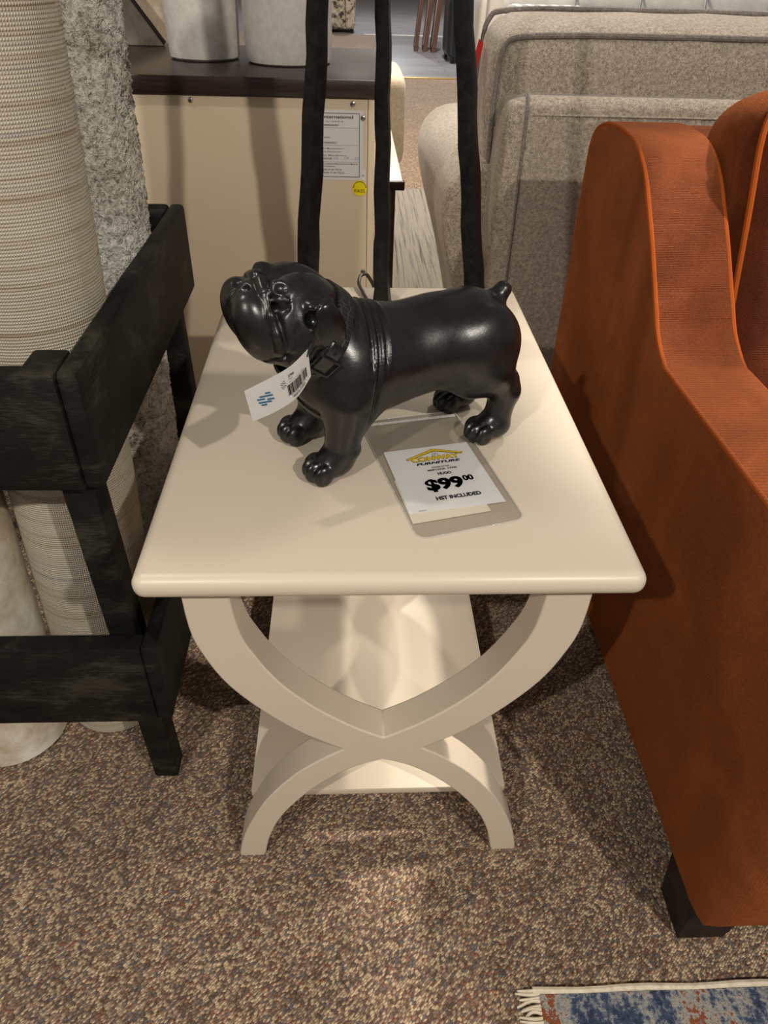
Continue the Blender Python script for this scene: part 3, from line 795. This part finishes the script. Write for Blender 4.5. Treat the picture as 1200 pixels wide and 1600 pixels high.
# ------------------------------------------------------------------ rug rack at left
rk = thing('rug_rack', 'black wooden rack holding standing rolls of rug, left of the table', 'rack', (-.7, .48, 0))
XO = -.326
def part(name, *a, r=.004, mat='black', par=None):
    bm = B(); rbox(bm, *a, r, 2); return obj(name, bm, M[mat], par or rk)
part('side_board', XO - .024, XO, .168, .795, .628, .776, r=.007)
part('front_board', -1.15, XO - .0236, .165, .188, .628, .776, r=.002)
part('back_board', -1.15, XO - .0245, .772, .795, .632, .776, r=.007)
part('side_rail', XO - .008, XO + .014, .158, .79, .205, .362)
part('front_rail', -1.15, XO - .0078, .156, .186, .202, .362, r=.002)
part('back_rail', -1.15, XO - .0245, .765, .79, .205, .36)
for x0, y0 in ((-.391, .189), (-.391, .728)):
    bm = B(); t = B(); rbox(t, x0, x0 + .04, y0, y0 + .043, 0, .774, .004, 2)
    for v in t.verts: v.co.x += .012 * max(0, (.25 - v.co.z) / .25)
    merge(bm, t); obj('post', bm, M['black'], rk)
for y0 in (.189, .728): part('post', -1.15, -1.11, y0, y0 + .043, 0, .774)

def rollM(x, y, lean, ly=0.):
    return Matrix.Translation((x, y, .002)) @ Matrix(((1, 0, lean, 0), (0, 1, ly, 0), (0, 0, 1, 0), (0, 0, 0, 1)))
def spiral_prof(r, H):
    return [(0.012, .004), (r * .55, 0), (r - .006, 0), (r, .006), (r, .25), (r, .5), (r, .75), (r, 1.0), (r, 1.25), (r, H - .006), (r - .006, H), (.012, H)]
bm = B(); lathe(bm, spiral_prof(.087, 1.62), n=64, M=rollM(-.478, .362, .055)); obj('rug_roll', bm, M['woven'], None, tag=('big woven natural beige rug roll with fine bands, nearest the front of the black rack', 'rug roll'))
bm = B(); lathe(bm, spiral_prof(.088, 1.45), n=48, M=rollM(-.646, .297, .052)); obj('rug_roll', bm, M['plastic_roll'], None, tag=('mottled cream rug roll at the left photo edge, its white end showing on the carpet', 'rug roll'))
# shag roll with real fuzzy surface
bm = B(); prof = [(.01, 0), (.088, 0)] + [(.09, z) for z in np.linspace(.01, 1.6, 240)] + [(.01, 1.605)]
lathe(bm, prof, n=120, M=rollM(-.472, .625, .040))
for v in bm.verts:
    if v.co.z > .02:
        c = Vector((-.472 + .04 * v.co.z, .625, v.co.z)); d = v.co - c; d.z = 0
        if d.length > .05: v.co += d.normalized() * random.uniform(-.0045, .005) + Vector((0, 0, random.uniform(-.002, .002)))
obj('rug_roll', bm, M['shag'], None, ang=180, tag=('shaggy grey mottled rug roll standing behind the woven beige roll', 'rug roll'))

# ------------------------------------------------------------------ cabinet with its back to us
cb = thing('cabinet', 'cabinet with dark wood top and cream back panel, two white vases on it', 'cabinet', (-.5, 1.42, 0))
part('carcass', -1.05, .0105, 1.156, 1.66, .05, .888, r=.002, mat='panel', par=cb)
part('back_panel', -1.02, -.0045, 1.150, 1.1555, .06, .886, r=.001, mat='panel', par=cb)
part('corner_strip', -.0035, .0115, 1.150, 1.1555, .05, .887, r=.001, mat='panel', par=cb)
part('top', -1.08, .04, 1.142, 1.69, .888, .921, r=.002, mat='espresso', par=cb)
part('plinth', -1.03, -.01, 1.17, 1.64, 0, .05, r=.002, mat='espresso', par=cb)
for x, z in ((-.361, .878), (-.035, .877), (-.014, .852), (-.012, .535)):
    t = B(); lathe(t, [(0, 0), (.0055, 0), (.0055, .001), (.0045, .003), (.002, .004), (0, .0041)], n=16, M=Matrix.Translation((x, 1.1498, z)) @ Matrix.Rotation(PI / 2, 4, 'X'))
    rbox(t, x - .0028, x + .0028, 1.1452, 1.1458, z - .0005, z + .0005, mi=1); rbox(t, x - .0005, x + .0005, 1.1452, 1.1458, z - .0028, z + .0028, mi=1)
    obj('screw', t, [M['steel'], M['ink']], cb)
def wallfn(x0, z1, y): return lambda x, yy: Vector((x0 + x * .001, y, z1 - yy * .001))
bm = B(); fw = wallfn(-.117, .866, 1.1496); fi = wallfn(-.117, .866, 1.1493)
quad(bm, [(0, 0), (104, 0), (104, 112), (109, 114), (109, 134), (0, 134)], fw, 0)
for a in ([(4, 6), (96, 6), (96, 7), (4, 7)], [(4, 127), (96, 127), (96, 128), (4, 128)], [(95, 6), (96, 6), (96, 128), (95, 128)], [(4, 6), (5, 6), (5, 128), (4, 128)]): quad(bm, a, fi, 1)
for y in (33, 66, 98): quad(bm, [(6, y), (92, y), (92, y + .5), (6, y + .5)], fi, 2)
ptext(bm, 'International', 20, 82, 10, 16, fi, 1, .02)
for txt, x0, x1, y, mi in (('Item No / Articulo #', 14, 62, 23, 2), ('20036969H', 20, 52, 30, 1), ('/', 20, 21, 43, 2), ('s', 20, 22, 46, 2), ('contents', 14, 34, 53, 2), ('1044WS21', 20, 48, 63, 1), ('of Manufacture /', 20, 64, 74, 2), ('de Fabrication /', 20, 60, 80, 2), ('de Manufacture', 20, 68, 87, 2), ('SIGNATURE', 14, 38, 93.5, 1), ('Compliance Material Federal Material', 20, 92, 104, 1), ('Compliant', 20, 44, 109, 1), ('Title VI de TSCA', 16, 58, 115, 1), ('Titulo VI de TSCA', 16, 64, 121, 1), ('A', 102, 106, 126, 1)):
    ptext(bm, txt, x0, x1, y - 3.4, y, fi, mi, .01)
ptext(bm, '10 - 19 - 21', 42, 94, 88.5, 93.5, fi, 3, .0)
obj('printed_label', bm, [M['label'], M['ink'], M['grey'], M['violet']], cb, smooth=False, label='pale printed maker label')
bm = B(); fw = wallfn(-.0205, .716, 1.1492); fi = wallfn(-.0205, .716, 1.1489)
quad(bm, circ(0, 0, 16.2), fw, 0)
ptext(bm, 'PASS', -11.5, 11.5, 2, 9, fi, 1, .0)
for k in range(11):
    t = PI + PI * (k + .5) / 11; quad(bm, [(12.5 * math.cos(t - .1), 12.5 * math.sin(t - .1)), (14.6 * math.cos(t - .1), 14.6 * math.sin(t - .1)), (14.6 * math.cos(t + .08), 14.6 * math.sin(t + .08)), (12.5 * math.cos(t + .08), 12.5 * math.sin(t + .08))], fi, 1)
obj('round_sticker', bm, [M['sticker'], M['ink']], cb, smooth=False, label='round yellow PASS sticker')

# vases
bm = B(); lathe(bm, [(0, .921), (.07, .921), (.076, .926), (.0775, .94), (.0835, 1.05), (.09, 1.16), (.093, 1.22), (.089, 1.226), (.084, 1.22), (.08, 1.1), (.07, .94), (0, .935)], -.366, 1.413, 64); obj('vase', bm, M['glaze'], None, tag=('smooth white ceramic vase, the left one of two on the dark cabinet top', 'vase'))
bm = B(); lathe(bm, [(0, .921), (.084, .921), (.0905, .925), (.093, .935), (.0955, .96), (.0965, 1.0), (.0955, 1.1), (.095, 1.22), (.092, 1.28), (.088, 1.283), (.086, 1.27), (.086, 1.0), (.08, .94), (0, .935)], -.175, 1.378, 72)
for v in bm.verts:
    a = math.atan2(v.co.y - 1.378, v.co.x + .175); k = 1 + .012 * math.sin(3 * a + v.co.z * 30) + .006 * math.sin(7 * a)
    v.co.x = -.175 + (v.co.x + .175) * k; v.co.y = 1.378 + (v.co.y - 1.378) * k
obj('vase', bm, M['glaze'], None, tag=('uneven white ceramic vase, behind the left rod of the black stand', 'vase'))
pn = thing('leaning_panel', 'grey brown mottled panel with a slanted edge standing on the cabinet top', 'panel', (-.7, 1.62, .921))
t = B(); prism(t, [(-.95, .921), (-.498, .921), (-.62, 1.09), (-.70, 1.20), (-.95, 1.20)], 1.615, 1.635, 'y', bevel=.004); obj('face', t, M['hide'], pn)
t = B(); tube(t, [(-.498, 1.625, .926), (-.62, 1.625, 1.09), (-.70, 1.625, 1.20)], .006, 8); obj('edging', t, M['footw'], pn)
t = B(); rbox(t, -1.3, -.43, 1.85, 1.88, 0, 1.6, .01, 2); obj('display_rug', t, M['creamrug'], None, tag=('cream textured rug panel upright behind the cabinet', 'rug'))

# ------------------------------------------------------------------ grey tweed sofa (back towards us)
sf = thing('sofa', 'grey beige tweed sofa with piped loose cushions, seen from behind', 'sofa', (1.3, 1.75, 0))
bm = B(); cushion(bm, .305, 2.45, 1.25, 1.45, .06, .880, .035, (.012, 0, 0), 18); obj('back_frame', bm, M['tweed'], sf, ang=180)
bm = B(); tube(bm, crom([(.348, 1.252, .07), (.348, 1.249, .5), (.347, 1.249, .80), (.346, 1.252, .858), (.349, 1.266, .876), (.352, 1.29, .883)], 6), .0032, 8); obj('piping', bm, M['tweed_dark'], sf)
bm = B(); tube(bm, crom([(.36, 1.2515, .848), (.7, 1.2495, .848), (1.3, 1.2495, .848), (2.4, 1.2515, .848)], 8), .0024, 6); obj('top_welt', bm, M['tweed'], sf)
arm = crom([(.325, .06, 0), (.300, .17, 0), (.262, .32, 0), (.218, .465, 0), (.192, .58, 0), (.202, .665, 0), (.25, .714, 0), (.325, .728, 0), (.395, .705, 0), (.43, .63, 0), (.435, .45, 0), (.435, .06, 0)], 5)
for flip in (0, 1):
    bm = B(); prism(bm, [((2.75 - p.x) if flip else p.x, p.y) for p in arm], 1.36, 2.2, 'y', bevel=.02, seg=4); obj('arm', bm, M['tweed'], sf, ang=50)
from mathutils.bvhtree import BVHTree
def snap(pts, tree, lift=.001):
    out = []
    for p in pts:
        q, n_, i_, d_ = tree.find_nearest(p); out.append(q + n_ * lift)
    for _ in range(2): out = [(out[i - 1] + out[i] * 2 + out[(i + 1) % len(out)]) / 4 for i in range(len(out))]
    return out
def tilt(px, py, pz, ang): return Matrix.Translation((px, py, pz)) @ Matrix.Rotation(ang, 4, 'X') @ Matrix.Translation((-px, -py, -pz))
for i, (a, b) in enumerate(((.285, 1.36), (1.375, 2.44))):
    Mt = tilt(0, 1.45, .70, math.radians(7))
    bm = B(); cushion(bm, a, b, 1.36, 1.60, .70, 1.005, .055, (.014, .022, .012), 22, Mt, .0022, i); tree = BVHTree.FromBMesh(bm); k_ = obj('back_cushion', bm, M['tweed'], sf, ang=180)
    for yy in (1.367, 1.593):
        r0 = .05; loop = [(a + r0, yy, 1.003), (a + .25, yy, 1.009), (b - .25, yy, 1.009), (b - r0, yy, 1.003), (b - .008, yy, .985), (b + .003, yy, .93), (b + .004, yy, .80), (b - .004, yy, .72), (b - r0, yy, .702), (a + r0, yy, .702), (a + .004, yy, .72), (a - .004, yy, .80), (a - .003, yy, .93), (a + .008, yy, .985)]
        t = B(); path = [Mt @ p for p in crom(loop, 5, True)]; tube(t, snap(path, tree, .006) if yy < 1.4 else path, .0062, 8, closed=True); obj('cushion_piping', t, M['tweed_dark'], k_)
bm = B(); rbox(bm, .43, 2.33, 1.40, 2.16, .07, .44, .03, 3); obj('seat', bm, M['tweed'], sf)
for x, y in ((.36, 1.30), (2.38, 1.30), (.36, 2.12), (2.38, 2.12)):
    bm = B(); rbox(bm, x - .03, x + .03, y - .03, y + .03, 0, .075, .004, 2); obj('leg', bm, M['footw'], sf)
bc = thing('hang_tag', 'red topped paper tag hanging at the left end of the sofa cushion', 'tag', (.25, 1.455, .79))
bm = B(); tl = [Vector(p) for p in ((.258, 1.462, .968), (.264, 1.425, .962), (.229, 1.415, .795), (.223, 1.452, .80))]
mid = [tl[0].lerp(tl[3], .34), tl[1].lerp(tl[2], .34)]
t = B(); f = t.faces.new([t.verts.new(p) for p in (tl[0], tl[1], mid[1], mid[0])]); f.material_index = 0
f = t.faces.new([t.verts.new(p) for p in (mid[0], mid[1], tl[2], tl[3])]); f.material_index = 1
bmesh.ops.solidify(t, geom=t.faces[:], thickness=.002); merge(bm, t); obj('tag_card', bm, [M['red'], M['pink']], bc, smooth=False)
bm = B(); tube(bm, [(.261, 1.443, .964), (.262, 1.449, .975), (.266, 1.455, .985)], .001, 6); obj('string', bm, M['ink'], bc)

# ------------------------------------------------------------------ rust orange armchair (right)
oc = thing('armchair', 'rust orange chenille armchair with swooping arm, right of the cream table', 'armchair', (.9, .43, 0))
side = [(-.118, .112), (-.145, .2), (-.150, .45), (-.145, .60), (-.11, .648), (-.05, .657), (.2, .657), (.40, .656), (.44, .658), (.489, .683), (.522, .714), (.556, .747), (.6, .79), (.641, .826), (.675, .855), (.708, .876), (.745, .892), (.783, .899), (.84, .901), (.894, .898), (.94, .889), (.975, .874), (.992, .85), (.995, .80), (.985, .5), (.972, .13), (.962, .112)]
sc3 = [(p.x, p.y) for p in crom([(a, b, 0) for a, b in side], 4)]
for X0, X1 in ((.42, .545), (1.22, 1.345)):
    bm = B(); prism(bm, sc3, X0, X1, 'x', bevel=.014, seg=4)
    for yc in (-.085, -.105, -.120, -.132, -.140, -.146): bmesh.ops.bisect_plane(bm, geom=bm.verts[:] + bm.edges[:] + bm.faces[:], plane_co=(0, yc, 0), plane_no=(0, 1, 0))
    for v in bm.verts:
        q = min(1, max(0, (-.085 - v.co.y) / .066))
        if q > 0:
            k = .05 * (1 - math.sqrt(max(0, 1 - q * q))); w_ = (v.co.x - X0) / (X1 - X0)
            v.co.x += k * (1 - w_) - k * w_
    a_ = obj('arm', bm, M['orange'], oc, ang=60)
    for xx in (X0 + .003, X1 - .003):
        t = B(); tube(t, [(xx, p[0], p[1]) for p in sc3[8:-10]], .0042, 8); 
        for v in t.verts: v.co.z += -.004
        obj('arm_piping', t, M['orange_seam'], a_)
bm = B(); rbox(bm, .54, 1.225, -.115, .97, .115, .33, .02, 3); obj('base', bm, M['orange'], oc)
bm = B(); rbox(bm, .535, 1.23, .80, .985, .3, .885, .035, 4); obj('back_frame', bm, M['orange'], oc, ang=60)
bm = B(); cushion(bm, .552, 1.213, -.135, .60, .33, .475, .04, (0, 0, .02), 14); obj('seat_cushion', bm, M['orange'], oc, ang=180)
Mt = tilt(.88, .62, .48, math.radians(-17))
bm = B(); cushion(bm, .556, 1.21, .50, .72, .475, .985, .07, (.006, .05, .01), 22, Mt); tree = BVHTree.FromBMesh(bm); k_ = obj('back_cushion', bm, M['orange'], oc, ang=180)
a, b, yy = .572, 1.194, .522
loop = [(a + .05, yy, .968), (a + .15, yy - .012, .978), (b - .15, yy - .012, .978), (b - .05, yy, .968), (b - .008, yy, .93), (b, yy - .008, .8), (b, yy - .008, .6), (b - .02, yy, .5), (a + .02, yy, .5), (a, yy - .008, .6), (a, yy - .008, .8), (a + .008, yy, .93)]
t = B(); tube(t, snap([Mt @ p for p in crom(loop, 6, True)], tree, .0035), .005, 8, closed=True); obj('cushion_piping', t, M['orange_seam'], k_)
for x, y, dx, dy in ((.428, -.095, 1, 1), (1.255, -.095, 1, 1), (.44, .86, 1, 1), (1.255, .86, 1, 1)):
    t = B(); rbox(t, x, x + .078, y, y + .08, 0, .125, .003, 2)
    for v in t.verts: 
        k = v.co.z / .125; v.co.x = x + .04 + (v.co.x - x - .04) * (.9 + .25 * k); v.co.y = y + .04 + (v.co.y - y - .04) * (.9 + .2 * k)
    obj('leg', t, M['footw'], oc)

# ------------------------------------------------------------------ rugs on the floor
ar = thing('area_rug', 'blue and rust distressed rug with cream fringe at the lower right corner', 'rug', (1.1, -.8, 0))
bm = B(); rbox(bm, .212, 2.1, -1.6, -.158, .0005, .010, .003, 2); obj('pile', bm, M['rug_blue'], ar)
bm = B(); tube(bm, [(x, -.154 + .0012 * math.sin(x * 40), .006) for x in np.linspace(.205, 2.1, 60)], .0052, 8); obj('binding', bm, M['fringe'], ar)
bm = B()
for i in range(300):
    y = -.152 - i * .0048; a = Vector((.214, y, .006)); tube(bm, crom([a, a + Vector((-.014, random.uniform(-.003, .003), .002)), a + Vector((-.029 + random.uniform(-.005, .004), random.uniform(-.006, .006), -.003))], 3), [.0026] * 4 + [.0024, .002, .0014], 5)
obj('fringe', bm, M['fringe'], ar)
bm = B(); rbox(bm, .122, .70, 2.28, 3.985, .0005, .009, .003, 2); obj('area_rug', bm, M['rug_grey'], None, tag=('grey striped rug on the carpet beyond the sofa arm', 'rug'))

# ------------------------------------------------------------------ background furniture
sd = thing('side_table', 'small side table with pale top and dark brown edge beyond the cabinet', 'table', (-.15, 2.6, 0))
part('top', -.45, .14, 2.12, 3.13, .478, .5, r=.003, mat='stone', par=sd)
part('edge_band', -.455, .147, 2.115, 2.14, .468, .4975, r=.003, mat='espresso', par=sd)
for x in (-.42, .088): 
    for y in (2.15, 3.08): part('leg', x, x + .03, y, y + .03, 0, .47, r=.002, mat='espresso', par=sd)
def armchair(name, label, cat, x0, x1, y0, y1, h, sh, mat, legm, armw=.12, back='far', armh=None, lh=.12):
    t = thing(name, label, cat, ((x0 + x1) / 2, (y0 + y1) / 2, 0)); armh = armh or sh + .2
    bd = .18
    yb = (y1 - bd, y1) if back == 'far' else (y0, y0 + bd)
    ys = (y0, y1 - bd) if back == 'far' else (y0 + bd, y1)
    bm = B(); cushion(bm, x0 + armw * .3, x1 - armw * .3, yb[0], yb[1], lh, h, .05, (0, .02, .02), 10); obj('back', bm, mat, t, ang=180)
    bm = B(); cushion(bm, x0 + armw, x1 - armw, ys[0], ys[1], lh, sh, .05, (0, 0, .02), 10); obj('seat', bm, mat, t, ang=180)
    for a, b in ((x0, x0 + armw), (x1 - armw, x1)):
        bm = B(); cushion(bm, a, b, ys[0] + .01, ys[1] + .02 if back == 'far' else ys[1], lh, armh, min(.05, armw * .45), (.01, 0, .01), 10); obj('arm', bm, mat, t, ang=180)
    for a in (x0 + .05, x1 - .05):
        for b in (y0 + .06, y1 - .06): bm = B(); tube(bm, [(a, b, 0), (a, b, lh + .02)], [.018, .026], 8); obj('leg', bm, legm, t)
    return t
armchair('armchair', 'beige upholstered armchair behind the pale topped side table', 'armchair', -.75, .27, 4.02, 4.85, .60, .40, M['beige'], M['footw'], .15, 'far', .57)
armchair('armchair', 'dark mottled print armchair far back above the cabinet top', 'armchair', -.95, .06, 13.3, 14.1, .95, .45, M['pattern'], M['footw'], .16, 'far', .72, .05)
armchair('armchair', 'off white armchair with black feet behind the sofa cushion', 'armchair', 1.21, 2.3, 7.6, 8.4, 1.02, .45, M['offwhite'], M['leather'], .15, 'near', .8, .1)
armchair('armchair', 'black leather chair far back by the leaning frames', 'armchair', 1.16, 1.95, 9.75, 10.5, 1.0, .45, M['leather'], M['leather'], .12, 'near', .68, .06)
gs = armchair('sofa', 'light grey tufted sofa behind the tweed sofa, two print cushions on it', 'sofa', .75, 2.9, 3.35, 4.3, .99, .44, M['lightgrey'], M['footw'], .16, 'far', .66)
for x in (1.15, 1.5, 1.85, 2.2, 2.55):
    t = B(); tube(t, crom([(x, 4.095, .5), (x, 4.088, .75), (x, 4.10, .95), (x, 4.2, 1.008)], 5), .006, 6); obj('seam', t, M['grey'], gs)
for x, tx in ((.98, 'left'), (2.1, 'right')):
    t = B(); cushion(t, -.22, .22, -.07, .07, -.22, .22, .05, (0, .03, 0), 10, Matrix.Translation((x, 3.98, .69)) @ Matrix.Rotation(-.25, 4, 'X'))
    obj('throw_pillow', t, M['geo'], None, ang=180, tag=('white and grey geometric print pillow at the %s end of the grey tufted sofa' % tx, 'pillow'))
for i, (x, y, w_, hh, ad) in enumerate(((.86, 11.0, .05, .85, 'thin front'), (.98, 10.96, .06, .92, 'brown middle'), (1.09, 10.9, .06, .8, 'pale edged back'))):
    t = thing('picture_frame', '%s picture frame standing edge on beside the far black leather chair' % ad, 'frame', (x, y, .004), 0, 'frames leaning in a stack')
    Mx = Matrix.Translation((x, y, .004)) @ Matrix.Rotation(.10, 4, 'Y') @ Matrix.Rotation(-.06, 4, 'Z')
    for nm, c, m_ in (('frame', (-w_ / 2, w_ / 2, 0, .7, 0, .04), 'brown'), ('frame', (-w_ / 2, w_ / 2, 0, .7, hh - .04, hh), 'brown'), ('frame', (-w_ / 2, w_ / 2, 0, .04, .04, hh - .04), 'brown'), ('frame', (-w_ / 2, w_ / 2, .66, .7, .04, hh - .04), 'brown'), ('canvas', (-w_ / 4, w_ / 4, .04, .66, .04, hh - .04), 'beige')):
        bm = B(); rbox(bm, *c, .003, 1, Mx); obj(nm, bm, M[m_], t)

# ------------------------------------------------------------------ light
def spot(name, loc, to, power, size=1.2, rad=.04, col=(1, .86, .68), blend=.3):
    l = bpy.data.lights.new(name, 'SPOT'); l.energy = power; l.color = col; l.spot_size = size; l.spot_blend = blend; l.shadow_soft_size = rad
    o = bpy.data.objects.new(name, l); link(o); o.location = loc
    d = Vector(to) - Vector(loc); o.rotation_euler = d.to_track_quat('-Z', 'Y').to_euler(); return o
WARM = (1, .93, .82)
spot('ceiling_spot', (-1.15, -1.75, 2.45), (.1, .3, .5), 125, 1.9, .03, WARM)
spot('ceiling_spot', (1.15, -1.75, 2.45), (0, .4, .5), 165, 1.9, .03, WARM)
spot('ceiling_spot', (1.3, 1.9, 2.8), (.95, 1.35, .8), 140, .95, .05, (1, .92, .8))
spot('ceiling_spot', (-.6, 2.7, 2.7), (.25, 1.85, .6), 70, .62, .05, (1, .92, .8))
spot('ceiling_spot', (-1.2, .5, 2.8), (-.5, .9, .7), 50, 1.2, .05, (1, .92, .82))
spot('ceiling_spot', (1.6, .4, 2.8), (.98, .42, .7), 300, .62, .05, (1, .92, .82))
spot('ceiling_spot', (.4, 4.2, 2.9), (.5, 4.6, 0), 620, 2.3, .06, (1, .92, .8))
spot('ceiling_spot', (1., 9.5, 3.0), (.8, 9.8, 0), 420, 2.6, .06, (.95, .96, 1))
spot('ceiling_spot', (.5, 15., 3.0), (.5, 15., 0), 420, 2.6, .06, (.9, .94, 1))
wd = bpy.data.worlds.new('room light'); sc.world = wd; wd.use_nodes = True
bg = wd.node_tree.nodes['Background']; bg.inputs['Color'].default_value = (1, .95, .89, 1); bg.inputs['Strength'].default_value = .2
sc.view_settings.view_transform = 'Standard'; sc.view_settings.look = 'None'; sc.view_settings.exposure = -.04
